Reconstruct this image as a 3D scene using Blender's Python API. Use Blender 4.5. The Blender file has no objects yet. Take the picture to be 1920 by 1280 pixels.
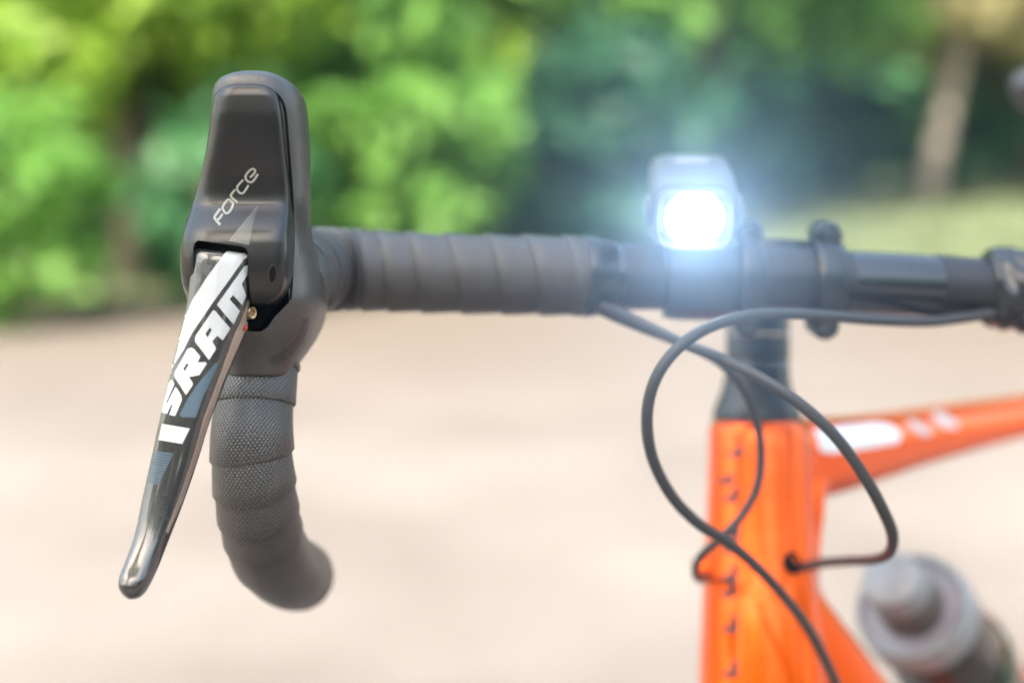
import bpy, bmesh, math, random
import numpy as np
from math import radians as R, sin, cos, pi
from mathutils import Vector, Matrix
from mathutils.bvhtree import BVHTree
from mathutils.geometry import tessellate_polygon

random.seed(7)
rng = np.random.default_rng(11)
sc = bpy.context.scene
COL = sc.collection

# ------------------------------------------------------------------ camera
F = 2667.0                      # focal length in pixels of the 1920 wide photograph (50 mm on 36 mm)
CAM_Z, PITCH = 1.02, 8.7
cam_d = bpy.data.cameras.new('camera')
cam = bpy.data.objects.new('camera', cam_d)
COL.objects.link(cam)
cam.location = (0, 0, CAM_Z)
cam.rotation_euler = (R(90 - PITCH), 0, 0)
cam_d.lens, cam_d.sensor_width = 50, 36
cam_d.clip_start, cam_d.clip_end = 0.02, 400
cam_d.dof.use_dof = True
cam_d.dof.focus_distance = 0.556
cam_d.dof.aperture_fstop = 3.1
cam_d.dof.aperture_blades = 0
sc.camera = cam

# ------------------------------------------------------------------ sky and sun
SUN_EL, SUN_AZ = 53, 215        # azimuth clockwise from +Y
w = bpy.data.worlds.new('World')
sc.world = w
w.use_nodes = True
nt = w.node_tree
bg = nt.nodes['Background']
sky = nt.nodes.new('ShaderNodeTexSky')
sky.sky_type = 'NISHITA'
sky.sun_disc = False
sky.sun_elevation = R(SUN_EL)
sky.sun_rotation = R(SUN_AZ)
sky.air_density, sky.dust_density, sky.ozone_density = 2.0, 4.5, 1.0
nt.links.new(sky.outputs[0], bg.inputs[0])
bg.inputs[1].default_value = 0.15
sl = bpy.data.lights.new('sun', 'SUN')
sl.energy, sl.angle, sl.color = 4.0, R(0.6), (1.0, 0.93, 0.82)
so = bpy.data.objects.new('sun', sl)
COL.objects.link(so)
_e, _a = R(SUN_EL), R(SUN_AZ)
so.rotation_euler = Vector((sin(_a) * cos(_e), cos(_a) * cos(_e), sin(_e))).to_track_quat('Z', 'Y').to_euler()

# ------------------------------------------------------------------ exposure
sc.view_settings.view_transform = 'Standard'
sc.view_settings.look = 'None'
sc.view_settings.exposure = 2.25
sc.view_settings.gamma = 1.0
sc.view_settings.use_curve_mapping = False
LAMP_W, HAZE = 15.0, 0.003
sc.cycles.max_bounces = 6
sc.cycles.volume_bounces = 0
sc.cycles.transparent_max_bounces = 8
sc.cycles.use_denoising = True

# ------------------------------------------------------------------ helpers
CM = Matrix.Translation(cam.location) @ cam.rotation_euler.to_matrix().to_4x4()
CAMP = Vector(cam.location)


def P(px, py, d):
    """photograph pixel + distance along the lens axis in mm -> world point in metres"""
    return CM @ Vector(((px - 960) / F * d, -(py - 640) / F * d, -d)) if False else CM @ (Vector(((px - 960) / F * d, -(py - 640) / F * d, -d)) * 0.001)


def L2W(v):
    return CM @ (Vector(v) * 0.001)


def dirW(v):
    return (CM.to_3x3() @ Vector(v)).normalized()


def rayd(px, py):
    return (P(px, py, 1000) - CAMP).normalized()


def tag(o, label=None, cat=None, group=None, kind=None):
    for k, v in (('label', label), ('category', cat), ('group', group), ('kind', kind)):
        if v:
            o[k] = v
    return o


def empty(name, loc):
    o = bpy.data.objects.new(name, None)
    COL.objects.link(o)
    o.location = loc
    o.empty_display_size = 0.05
    return o


ORIGIN = {}


def root_loc(o):
    while o.parent:
        o = o.parent
    return ORIGIN.get(o.name, Vector((0, 0, 0)))


def obj(name, verts, faces, mat, parent=None, uv=None, smooth=True, sharp=None, loc=None):
    """verts in world metres; the object lives in the frame of its thing"""
    off = root_loc(parent) if parent else Vector(loc or (0, 0, 0))
    me = bpy.data.meshes.new(name)
    vs = np.asarray([tuple(v) for v in verts], dtype=float).reshape(-1, 3) - np.array(off)
    me.from_pydata([tuple(v) for v in vs], [], [tuple(f) for f in faces])
    me.materials.append(mat)
    if uv is not None:
        ul = me.uv_layers.new(name='UVMap')
        lv = np.empty(len(me.loops), dtype=np.int32)
        me.loops.foreach_get('vertex_index', lv)
        if len(uv) == len(verts):
            ul.data.foreach_set('uv', np.asarray(uv, dtype=np.float32)[lv].ravel())
        else:
            ul.data.foreach_set('uv', np.asarray(uv, dtype=np.float32).ravel())
    if smooth:
        me.polygons.foreach_set('use_smooth', [True] * len(me.polygons))
        if sharp:
            me.set_sharp_from_angle(angle=R(sharp))
    me.validate()
    me.update()
    o = bpy.data.objects.new(name, me)
    COL.objects.link(o)
    if parent:
        o.parent = parent
    elif loc:
        o.location = loc
    return o


def fix_normals(o):
    bm = bmesh.new()
    bm.from_mesh(o.data)
    bmesh.ops.recalc_face_normals(bm, faces=bm.faces[:])
    bm.to_mesh(o.data)
    bm.free()
    return o


def pchip(xs, ys, q):
    """monotone cubic interpolation; ys (n,k)"""
    xs = np.asarray(xs, float)
    ys = np.asarray(ys, float)
    one = ys.ndim == 1
    if one:
        ys = ys[:, None]
    h = np.diff(xs)[:, None]
    dl = np.diff(ys, axis=0) / h
    m = np.zeros_like(ys)
    m[1:-1] = np.where(dl[:-1] * dl[1:] > 0, 2 * dl[:-1] * dl[1:] / (dl[:-1] + dl[1:] + 1e-12), 0)
    m[0], m[-1] = dl[0], dl[-1]
    q = np.asarray(q, float)
    i = np.clip(np.searchsorted(xs, q) - 1, 0, len(xs) - 2)
    t = ((q - xs[i]) / (xs[i + 1] - xs[i]))[:, None]
    hh = h[i]
    r = (2 * t**3 - 3 * t**2 + 1) * ys[i] + (t**3 - 2 * t**2 + t) * hh * m[i] + (-2 * t**3 + 3 * t**2) * ys[i + 1] + (t**3 - t**2) * hh * m[i + 1]
    return r[:, 0] if one else r


def spline(pts, n):
    """Catmull-Rom through pts (k,3) resampled to n even points"""
    p = np.asarray(pts, float)
    d = np.r_[0, np.cumsum(np.linalg.norm(np.diff(p, axis=0), axis=1) ** 0.5)]
    out = []
    N = len(p)
    tang = np.zeros_like(p)
    for i in range(N):
        a, b = max(i - 1, 0), min(i + 1, N - 1)
        tang[i] = (p[b] - p[a]) / (d[b] - d[a])
    q = np.linspace(0, d[-1], n * 6)
    i = np.clip(np.searchsorted(d, q) - 1, 0, N - 2)
    h = (d[i + 1] - d[i])[:, None]
    t = ((q - d[i]) / h[:, 0])[:, None]
    c = (2 * t**3 - 3 * t**2 + 1) * p[i] + (t**3 - 2 * t**2 + t) * h * tang[i] + (-2 * t**3 + 3 * t**2) * p[i + 1] + (t**3 - t**2) * h * tang[i + 1]
    s = np.r_[0, np.cumsum(np.linalg.norm(np.diff(c, axis=0), axis=1))]
    u = np.linspace(0, s[-1], n)
    return np.stack([np.interp(u, s, c[:, k]) for k in range(3)], 1), u


def frames(c, up=(0, 0, 1)):
    t = np.gradient(c, axis=0)
    t /= np.linalg.norm(t, axis=1)[:, None]
    n = np.zeros_like(c)
    v = np.asarray(up, float)
    v = v - t[0] * v.dot(t[0])
    if np.linalg.norm(v) < 1e-3:
        v = np.array([1.0, 0, 0]) - t[0] * t[0][0]
    v /= np.linalg.norm(v)
    for i in range(len(c)):
        v = v - t[i] * v.dot(t[i])
        v /= np.linalg.norm(v)
        n[i] = v
    return t, n, np.cross(t, n)


def grid_faces(nr, nc, closed=True, caps=True):
    f = []
    m = nc if closed else nc - 1
    for i in range(nr - 1):
        for j in range(m):
            a, b = i * nc + j, i * nc + (j + 1) % nc
            f.append((a, b, b + nc, a + nc))
    if caps and closed:
        f.append(tuple(range(nc - 1, -1, -1)))
        f.append(tuple((nr - 1) * nc + j for j in range(nc)))
    return f


def tube(name, pts, rad, mat, parent=None, n=80, seg=16, caps=True, up=(0, 0, 1), loc=None, round_end=False, smooth=True, sharp=None, raw=False):
    """pts: world points; rad: metres or list along pts"""
    c, s = spline(pts, n) if not raw else (np.asarray(pts, float), np.r_[0, np.cumsum(np.linalg.norm(np.diff(np.asarray(pts, float), axis=0), axis=1))])
    n = len(c)
    t, nn, bb = frames(c, up)
    r = np.full(n, rad) if np.isscalar(rad) else np.interp(np.linspace(0, 1, n), np.linspace(0, 1, len(rad)), rad)
    ph = np.linspace(0, 2 * pi, seg, endpoint=False)
    v = c[:, None, :] + r[:, None, None] * (np.cos(ph)[None, :, None] * nn[:, None, :] + np.sin(ph)[None, :, None] * bb[:, None, :])
    uv = np.stack([np.repeat(s[:, None] * 1000, seg, 1), np.repeat((ph * r.mean() * 1000)[None], n, 0)], -1).reshape(-1, 2)
    return obj(name, v.reshape(-1, 3), grid_faces(n, seg, True, caps), mat, parent, uv=uv, smooth=smooth, sharp=sharp or 50, loc=loc)


def lathe(name, a, axis, prof, mat, parent=None, seg=48, sharp=40, loc=None, close=True):
    """prof: (distance along axis, radius) in metres from world point a"""
    axis = Vector(axis).normalized()
    u = axis.orthogonal().normalized()
    w_ = axis.cross(u)
    v = []
    for (h, r) in prof:
        for j in range(seg):
            p = 2 * pi * j / seg
            v.append(Vector(a) + axis * h + (u * cos(p) + w_ * sin(p)) * max(r, 1e-5))
    o = obj(name, v, grid_faces(len(prof), seg, True, close), mat, parent, sharp=sharp, loc=loc)
    return fix_normals(o)


def superloft(name, rows, n_rows, seg, expo, mat, parent=None, sharp=None):
    """rows (y px, left px, right px, front mm, back mm): horizontal slices, each a rounded box seen in plan"""
    rows = np.asarray(rows, float)
    ys = rows[:, 0]
    # denser rows towards both ends
    t = np.linspace(0, 1, n_rows)
    t = 0.5 - 0.5 * np.cos(pi * t) * (0.35 + 0.65) if False else t
    q = ys[0] + (ys[-1] - ys[0]) * (0.5 * t + 0.5 * (0.5 - 0.5 * np.cos(pi * t)))
    d = pchip(ys, rows[:, 1:], q)
    verts = []
    ph = np.linspace(0, 2 * pi, seg, endpoint=False)
    cs, sn = np.cos(ph), np.sin(ph)
    el, er = expo if isinstance(expo, tuple) else (expo, expo)
    ex = np.where(cs < 0, 2.0 / el, 2.0 / er)
    cx = np.sign(cs) * np.abs(cs) ** ex
    sx = np.sign(sn) * np.abs(sn) ** ex
    for y, (l, r, f, b) in zip(q, d):
        zc, hz = (f + b) / 2, (b - f) / 2
        xl, xr = (l - 960) / F * zc, (r - 960) / F * zc
        yy = -(y - 640) / F * zc
        xc, hx = (xl + xr) / 2, (xr - xl) / 2
        for k in range(seg):
            z = zc - hz * sx[k]
            # keep the slice level in the picture plane of its own centre
            verts.append(L2W((xc + hx * cx[k], yy, -z)))
    o = obj(name, verts, grid_faces(len(q), seg), mat, parent, sharp=sharp)
    return fix_normals(o)


def boolean(o, cutter, op='DIFFERENCE'):
    m = o.modifiers.new('cut', 'BOOLEAN')
    m.object = cutter
    m.operation = op
    m.solver = 'EXACT'
    dg = bpy.context.evaluated_depsgraph_get()
    me = bpy.data.meshes.new_from_object(o.evaluated_get(dg))
    o.modifiers.clear()
    old = o.data
    o.data = me
    me.name = old.name
    bpy.data.objects.remove(cutter)
    me.polygons.foreach_set('use_smooth', [True] * len(me.polygons))
    me.set_sharp_from_angle(angle=R(38))
    return o


def prism(name, poly, d0, d1, mat, parent=None, bevel=0.0):
    """picture-space outline at distance d0, extruded straight back to d1 (mm), same real size"""
    dm = (d0 + d1) / 2
    pts = [((x - 960) / F * dm, -(y - 640) / F * dm) for x, y in poly]
    v = [L2W((x, y, -d0)) for x, y in pts] + [L2W((x, y, -d1)) for x, y in pts]
    n = len(pts)
    f = [tuple(range(n)), tuple(range(2 * n - 1, n - 1, -1))] + [(i, (i + 1) % n, n + (i + 1) % n, n + i) for i in range(n)]
    o = obj(name, v, f, mat, parent, smooth=False)
    fix_normals(o)
    if bevel:
        bm = bmesh.new()
        bm.from_mesh(o.data)
        bmesh.ops.bevel(bm, geom=bm.edges[:], offset=bevel * 0.001, segments=3, affect='EDGES', profile=0.5)
        bm.to_mesh(o.data)
        bm.free()
        o.data.polygons.foreach_set('use_smooth', [True] * len(o.data.polygons))
        o.data.set_sharp_from_angle(angle=R(40))
    return o


def bvh_of(o):
    off = root_loc(o)
    me = o.data
    return BVHTree.FromPolygons([Vector(v.co) + off for v in me.vertices], [tuple(p.vertices) for p in me.polygons])


def hit(bvh, px, py, lift=0.15, dflt=560):
    d = rayd(px, py)
    co, no, _, _ = bvh.ray_cast(CAMP, d)
    if co is None:
        # just past the outline: nearest point of the surface
        co, no, _, _ = bvh.find_nearest(P(px, py, dflt))
    if no.dot(d) > 0:
        no = -no
    return co + (no * 0.6 - d * 0.4).normalized() * lift * 0.001, no


def decal(name, polys, bvh, mat, parent, lift=0.15, maxlen=5.0):
    """flat print: list of [outline, hole, ...] in photograph pixels laid onto the surface"""
    V, Fc = [], []
    for rings in polys:
        flat = [p for r_ in rings for p in r_]
        tris = tessellate_polygon([[Vector((x, y, 0)) for x, y in r_] for r_ in rings])
        bm = bmesh.new()
        vs = [bm.verts.new((x, y, 0)) for x, y in flat]
        for t in tris:
            try:
                bm.faces.new([vs[i] for i in t])
            except ValueError:
                pass
        for _ in range(6):
            le = [e for e in bm.edges if e.calc_length() > maxlen]
            if not le:
                break
            bmesh.ops.subdivide_edges(bm, edges=le, cuts=1)
            bmesh.ops.triangulate(bm, faces=bm.faces[:])
        bm.verts.index_update()
        b0 = len(V)
        for v in bm.verts:
            V.append(hit(bvh, v.co.x, v.co.y, lift)[0])
        for f in bm.faces:
            Fc.append(tuple(b0 + v.index for v in f.verts))
        bm.free()
    o = obj(name, V, Fc, mat, parent)
    # face the camera
    me = o.data
    off = root_loc(parent)
    flip = [p.index for p in me.polygons if p.normal.dot(CAMP - (p.center + off)) < 0]
    if len(flip) > len(me.polygons) / 2:
        me.flip_normals()
    return o


def stroke(pts, wd, fine=0):
    """polyline -> outline polygon of constant width (px)"""
    p = np.asarray(pts, float)
    if fine:
        p = spline(np.c_[p, np.zeros(len(p))], fine)[0][:, :2]
    out_l, out_r = [], []
    n = len(p)
    for i in range(n):
        a, b = p[max(i - 1, 0)], p[min(i + 1, n - 1)]
        t = (b - a) / (np.linalg.norm(b - a) + 1e-9)
        nn = np.array([-t[1], t[0]])
        out_l.append(tuple(p[i] + nn * wd / 2))
        out_r.append(tuple(p[i] - nn * wd / 2))
    return out_l + out_r[::-1]


def ring_stroke(pts, wd):
    p = np.asarray(pts, float)
    p = np.r_[p[-2:], p, p[:2]]
    p = spline(np.c_[p, np.zeros(len(p))], 90)[0][:, :2]
    k0 = int(np.argmin(np.linalg.norm(p[:40] - np.asarray(pts[0]), axis=1)))
    k1 = 45 + int(np.argmin(np.linalg.norm(p[45:] - np.asarray(pts[0]), axis=1)))
    p = p[k0:k1][::2]
    c = p.mean(0)
    n = len(p)
    o, i_ = [], []
    for k in range(n):
        t = p[(k + 1) % n] - p[k - 1]
        t /= np.linalg.norm(t)
        nn = np.array([-t[1], t[0]])
        if nn.dot(p[k] - c) < 0:
            nn = -nn
        o.append(tuple(p[k] + nn * wd / 2))
        i_.append(tuple(p[k] - nn * wd / 2))
    return [o, i_[::-1]]


# ------------------------------------------------------------------ materials
def mat(name, base, rough=0.5, metal=0.0, coat=0.0, spec=0.5, bump=None, var=None, rvar=None, sheen=0.0):
    """bump (scale, strength, distance); var (scale, amount): mottling of the base colour"""
    m = bpy.data.materials.new(name)
    m.use_nodes = True
    t = m.node_tree
    b = t.nodes['Principled BSDF']
    b.inputs['Base Color'].default_value = (*base, 1)
    b.inputs['Roughness'].default_value = rough
    b.inputs['Metallic'].default_value = metal
    b.inputs['Coat Weight'].default_value = coat
    b.inputs['Coat Roughness'].default_value = 0.06
    b.inputs['Specular IOR Level'].default_value = spec
    if sheen:
        b.inputs['Sheen Weight'].default_value = sheen
    tc = t.nodes.new('ShaderNodeTexCoord')
    if var:
        n = t.nodes.new('ShaderNodeTexNoise')
        n.inputs['Scale'].default_value = var[0]
        n.inputs['Detail'].default_value = 5
        t.links.new(tc.outputs['Object'], n.inputs['Vector'])
        mx = t.nodes.new('ShaderNodeMix')
        mx.data_type = 'RGBA'
        mx.inputs[6].default_value = (*[c * (1 - var[1]) for c in base], 1)
        mx.inputs[7].default_value = (*[min(1, c * (1 + var[1])) for c in base], 1)
        t.links.new(n.outputs[0], mx.inputs[0])
        t.links.new(mx.outputs[2], b.inputs['Base Color'])
    if rvar:
        n = t.nodes.new('ShaderNodeTexNoise')
        n.inputs['Scale'].default_value = rvar[0]
        n.inputs['Detail'].default_value = 6
        t.links.new(tc.outputs['Object'], n.inputs['Vector'])
        mr = t.nodes.new('ShaderNodeMapRange')
        mr.inputs[1].default_value, mr.inputs[2].default_value = 0.12, 0.88
        mr.inputs[3].default_value, mr.inputs[4].default_value = rough - rvar[1], rough + rvar[1]
        t.links.new(n.outputs[0], mr.inputs[0])
        t.links.new(mr.outputs[0], b.inputs['Roughness'])
    if bump:
        n = t.nodes.new('ShaderNodeTexNoise')
        n.inputs['Scale'].default_value = bump[0]
        n.inputs['Detail'].default_value = 4
        t.links.new(tc.outputs['Object'], n.inputs['Vector'])
        bp = t.nodes.new('ShaderNodeBump')
        bp.inputs['Strength'].default_value = bump[1]
        bp.inputs['Distance'].default_value = bump[2]
        t.links.new(n.outputs[0], bp.inputs['Height'])
        t.links.new(bp.outputs[0], b.inputs['Normal'])
    return m


def knurl(name, base, rough, period, dist, strength=1.0):
    """embossed diamond relief in UV millimetres"""
    m = mat(name, base, rough, rvar=(60, 0.08), spec=0.9)
    t = m.node_tree
    b = t.nodes['Principled BSDF']
    uv = t.nodes.new('ShaderNodeUVMap')
    sp = t.nodes.new('ShaderNodeSeparateXYZ')
    t.links.new(uv.outputs[0], sp.inputs[0])

    def mth(op, a, b_=None):
        n = t.nodes.new('ShaderNodeMath')
        n.operation = op
        for i, x in enumerate((a, b_)):
            if x is None:
                continue
            if isinstance(x, (int, float)):
                n.inputs[i].default_value = x
            else:
                t.links.new(x, n.inputs[i])
        return n.outputs[0]
    k = 2 * pi / period
    s1 = mth('SINE', mth('MULTIPLY', mth('ADD', sp.outputs[0], sp.outputs[1]), k))
    s2 = mth('SINE', mth('MULTIPLY', mth('SUBTRACT', sp.outputs[0], sp.outputs[1]), k))
    h = mth('MULTIPLY', mth('ADD', s1, 1.0), mth('ADD', s2, 1.0))
    h = mth('MULTIPLY', h, 0.25)
    bp = t.nodes.new('ShaderNodeBump')
    bp.inputs['Strength'].default_value = strength
    bp.inputs['Distance'].default_value = dist
    t.links.new(h, bp.inputs['Height'])
    t.links.new(bp.outputs[0], b.inputs['Normal'])
    return m


M = {
    'rubber': mat('hood_rubber', (0.034, 0.031, 0.030), 0.40, spec=0.8, bump=(1400, 0.45, 0.0003), rvar=(120, 0.08)),
    'cover': mat('cover_plastic', (0.012, 0.0115, 0.012), 0.30, bump=(1500, 0.12, 0.0001), rvar=(60, 0.05)),
    'dark': mat('black_recess', (0.003, 0.003, 0.003), 0.7, spec=0.15),
    'lever': mat('lever_carbon', (0.026, 0.026, 0.027), 0.25, coat=1.0, bump=(500, 0.06, 0.0001), rvar=(80, 0.06), var=(180, 0.3)),
    'white': mat('white_print', (0.41, 0.425, 0.435), 0.35),
    'decalwhite': mat('bright_white_print', (0.75, 0.77, 0.80), 0.35),
    'silver': mat('silver_print', (0.24, 0.24, 0.21), 0.4),
    'steelblue': mat('blue_grey_print', (0.055, 0.085, 0.115), 0.35),
    'greyprint': mat('grey_print', (0.05, 0.055, 0.06), 0.4),
    'tape': knurl('bar_tape', (0.036, 0.033, 0.032), 0.38, 1.75, 0.00035, 1.0),
    'etape': mat('finishing_tape', (0.02, 0.022, 0.026), 0.22, bump=(90, 0.25, 0.0015)),
    'bar': mat('anodised_bar', (0.016, 0.017, 0.020), 0.16, coat=0.4, rvar=(70, 0.04)),
    'barmatte': mat('sandblasted_bar', (0.017, 0.017, 0.020), 0.5, bump=(900, 0.2, 0.0002)),
    'stem': mat('stem_alloy', (0.016, 0.017, 0.020), 0.34, rvar=(90, 0.06), bump=(800, 0.1, 0.0001)),
    'steel': mat('bolt_steel', (0.16, 0.16, 0.165), 0.3, metal=1.0),
    'brass': mat('brass_pin', (0.35, 0.24, 0.15), 0.35, metal=1.0),
    'red': mat('red_mark', (0.35, 0.03, 0.01), 0.4),
    'orange': mat('orange_paint', (0.86, 0.105, 0.0), 0.20, coat=0.25, metal=0.55, spec=0.2, var=(30, 0.05), rvar=(40, 0.03)),
    'cable': mat('cable_housing', (0.04, 0.04, 0.042), 0.5, spec=0.35, bump=(1200, 0.25, 0.0002)),
    'headset': mat('headset_plastic', (0.020, 0.021, 0.025), 0.38, rvar=(90, 0.05)),
    'lightbody': mat('lamp_plastic', (0.06, 0.065, 0.072), 0.42, bump=(900, 0.15, 0.0002)),
    'reflector': mat('lamp_reflector', (0.22, 0.25, 0.29), 0.25, metal=1.0),
    'bottlegrey': mat('pale_grey_plastic', (0.22, 0.23, 0.245), 0.4, var=(30, 0.08)),
    'bottledark': mat('smoky_bottle', (0.022, 0.017, 0.016), 0.28, coat=0.3, var=(25, 0.15)),
    'bottlemid': mat('taupe_valve', (0.085, 0.07, 0.063), 0.4),
    'trim': mat('satin_alloy', (0.55, 0.53, 0.47), 0.5, metal=1.0),
    'navy': mat('navy_print', (0.012, 0.018, 0.03), 0.5),
    'dish': mat('cap_dish_plastic', (0.17, 0.165, 0.19), 0.4),
    'cage': mat('cage_plastic', (0.012, 0.035, 0.012), 0.35),
    'saddle': mat('saddle_cover', (0.04, 0.045, 0.055), 0.4, bump=(400, 0.2, 0.0003)),
}
gl = bpy.data.materials.new('lamp_led')
gl.use_nodes = True
_b = gl.node_tree.nodes['Principled BSDF']
_b.inputs['Base Color'].default_value = (0.9, 0.9, 0.9, 1)
_b.inputs['Emission Color'].default_value = (0.86, 0.93, 1.0, 1)
_b.inputs['Emission Strength'].default_value = 6
M['led'] = gl
gm = bpy.data.materials.new('lamp_lens')
gm.use_nodes = True
_b = gm.node_tree.nodes['Principled BSDF']
_b.inputs['Base Color'].default_value = (0.95, 0.97, 1.0, 1)
_b.inputs['Roughness'].default_value = 0.05
_b.inputs['Transmission Weight'].default_value = 1.0
_b.inputs['IOR'].default_value = 1.2
M['lens'] = gm


# ------------------------------------------------------------------ ground
def ground_material():
    m = mat('pale_sandy_gravel', (0.5, 0.42, 0.34), 0.9)
    t = m.node_tree
    b = t.nodes['Principled BSDF']
    b.inputs['Specular IOR Level'].default_value = 0.2
    tc = t.nodes.new('ShaderNodeTexCoord')
    n1 = t.nodes.new('ShaderNodeTexNoise')
    n1.inputs['Scale'].default_value, n1.inputs['Detail'].default_value = 0.9, 6
    n2 = t.nodes.new('ShaderNodeTexNoise')
    n2.inputs['Scale'].default_value, n2.inputs['Detail'].default_value = 60, 6
    t.links.new(tc.outputs['Object'], n1.inputs['Vector'])
    t.links.new(tc.outputs['Object'], n2.inputs['Vector'])
    r1 = t.nodes.new('ShaderNodeValToRGB')
    r1.color_ramp.elements[0].position, r1.color_ramp.elements[0].color = 0.32, (0.094, 0.081, 0.0725, 1)
    r1.color_ramp.elements[1].position, r1.color_ramp.elements[1].color = 0.66, (0.147, 0.132, 0.122, 1)
    t.links.new(n1.outputs[0], r1.inputs[0])
    mx = t.nodes.new('ShaderNodeMix')
    mx.data_type, mx.blend_type = 'RGBA', 'MULTIPLY'
    mx.inputs[0].default_value = 0.6
    r2 = t.nodes.new('ShaderNodeValToRGB')
    r2.color_ramp.elements[0].position, r2.color_ramp.elements[0].color = 0.3, (0.6, 0.58, 0.55, 1)
    r2.color_ramp.elements[1].position, r2.color_ramp.elements[1].color = 0.6, (1, 1, 1, 1)
    t.links.new(n2.outputs[0], r2.inputs[0])
    t.links.new(r1.outputs[0], mx.inputs[6])
    t.links.new(r2.outputs[0], mx.inputs[7])
    # browner towards the edge of the trees
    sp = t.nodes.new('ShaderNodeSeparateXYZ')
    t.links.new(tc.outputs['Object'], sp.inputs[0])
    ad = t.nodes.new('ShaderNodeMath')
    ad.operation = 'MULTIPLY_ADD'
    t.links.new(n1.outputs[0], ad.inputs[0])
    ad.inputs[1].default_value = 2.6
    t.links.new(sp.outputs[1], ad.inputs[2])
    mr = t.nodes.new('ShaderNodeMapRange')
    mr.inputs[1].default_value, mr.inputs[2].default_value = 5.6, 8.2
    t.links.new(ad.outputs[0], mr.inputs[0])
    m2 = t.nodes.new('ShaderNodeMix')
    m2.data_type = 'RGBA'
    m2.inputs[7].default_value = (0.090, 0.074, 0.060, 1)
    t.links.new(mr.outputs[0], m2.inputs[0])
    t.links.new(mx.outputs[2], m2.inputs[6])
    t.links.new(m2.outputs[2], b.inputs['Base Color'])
    bp = t.nodes.new('ShaderNodeBump')
    bp.inputs['Strength'].default_value, bp.inputs['Distance'].default_value = 0.6, 0.01
    t.links.new(n2.outputs[0], bp.inputs['Height'])
    t.links.new(bp.outputs[0], b.inputs['Normal'])
    return m


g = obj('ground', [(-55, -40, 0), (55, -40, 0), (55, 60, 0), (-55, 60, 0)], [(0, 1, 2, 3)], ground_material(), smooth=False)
tag(g, kind='structure')


def gnd(px, py):
    """where the line of sight through a pixel meets the ground"""
    d = rayd(px, py)
    return CAMP + d * (-CAMP.z / d.z)


# grass verge on the right and under the trees: gently uneven sheet
def grass_mat(name, c0, c1, scale):
    m = mat(name, c0, 0.85)
    t = m.node_tree
    tc = t.nodes.new('ShaderNodeTexCoord')
    n = t.nodes.new('ShaderNodeTexNoise')
    n.inputs['Scale'].default_value, n.inputs['Detail'].default_value = scale, 5
    t.links.new(tc.outputs['Object'], n.inputs['Vector'])
    r = t.nodes.new('ShaderNodeValToRGB')
    r.color_ramp.elements[0].position, r.color_ramp.elements[0].color = 0.35, (*c0, 1)
    r.color_ramp.elements[1].position, r.color_ramp.elements[1].color = 0.65, (*c1, 1)
    t.links.new(n.outputs[0], r.inputs[0])
    t.links.new(r.outputs[0], t.nodes['Principled BSDF'].inputs['Base Color'])
    return m


GR = grass_mat('verge_turf', (0.060, 0.085, 0.03), (0.11, 0.125, 0.06), 1.2)
edge = [(-14, 6.6), (-6, 6.9), (-3.2, 7.3), (-1.2, 8.2), (0.6, 8.9), (2.2, 8.3), (4.2, 7.7), (8, 7.2), (16, 6.8)]
ex_, ey_ = zip(*edge)
V, Fc = [], []
nx, ny = 90, 34
for j in range(ny):
    for i in range(nx):
        x = -28 + 56 * i / (nx - 1)
        y0 = np.interp(x, ex_, ey_) + 0.25 * sin(x * 2.1) + 0.15 * sin(x * 5.3 + 1)
        f = (j / (ny - 1)) ** 1.7
        y = y0 + f * 45
        z = -0.01 + min(1, f * 30) * (0.04 + 0.03 * sin(x * 1.3 + y)) + f * 0.9
        V.append((x, y, z))
verge = obj('grass_verge', V, grid_faces(ny, nx, False), GR)
tag(verge, kind='structure')
vb = BVHTree.FromPolygons([Vector(v) for v in V], grid_faces(ny, nx, False))


def ground_z(x, y):
    h = vb.ray_cast(Vector((x, y, 20)), Vector((0, 0, -1)))
    return max(0.0, h[0].z) if h[0] is not None else 0.0


# ------------------------------------------------------------------ foliage
def leaf_mat(name, c0, c1):
    m = bpy.data.materials.new(name)
    m.use_nodes = True
    t = m.node_tree
    b = t.nodes['Principled BSDF']
    b.inputs['Roughness'].default_value = 0.5
    b.inputs['Specular IOR Level'].default_value = 0.3
    tc = t.nodes.new('ShaderNodeTexCoord')
    n = t.nodes.new('ShaderNodeTexNoise')
    n.inputs['Scale'].default_value, n.inputs['Detail'].default_value = 2.2, 3
    t.links.new(tc.outputs['Object'], n.inputs['Vector'])
    r = t.nodes.new('ShaderNodeValToRGB')
    r.color_ramp.elements[0].position, r.color_ramp.elements[0].color = 0.35, (*c0, 1)
    r.color_ramp.elements[1].position, r.color_ramp.elements[1].color = 0.65, (*c1, 1)
    t.links.new(n.outputs[0], r.inputs[0])
    t.links.new(r.outputs[0], b.inputs['Base Color'])
    tr = t.nodes.new('ShaderNodeBsdfTranslucent')
    t.links.new(r.outputs[0], tr.inputs[0])
    ms = t.nodes.new('ShaderNodeMixShader')
    ms.inputs[0].default_value = 0.52
    t.links.new(b.outputs[0], ms.inputs[1])
    t.links.new(tr.outputs[0], ms.inputs[2])
    t.links.new(ms.outputs[0], t.nodes['Material Output'].inputs[0])
    return m


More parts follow.
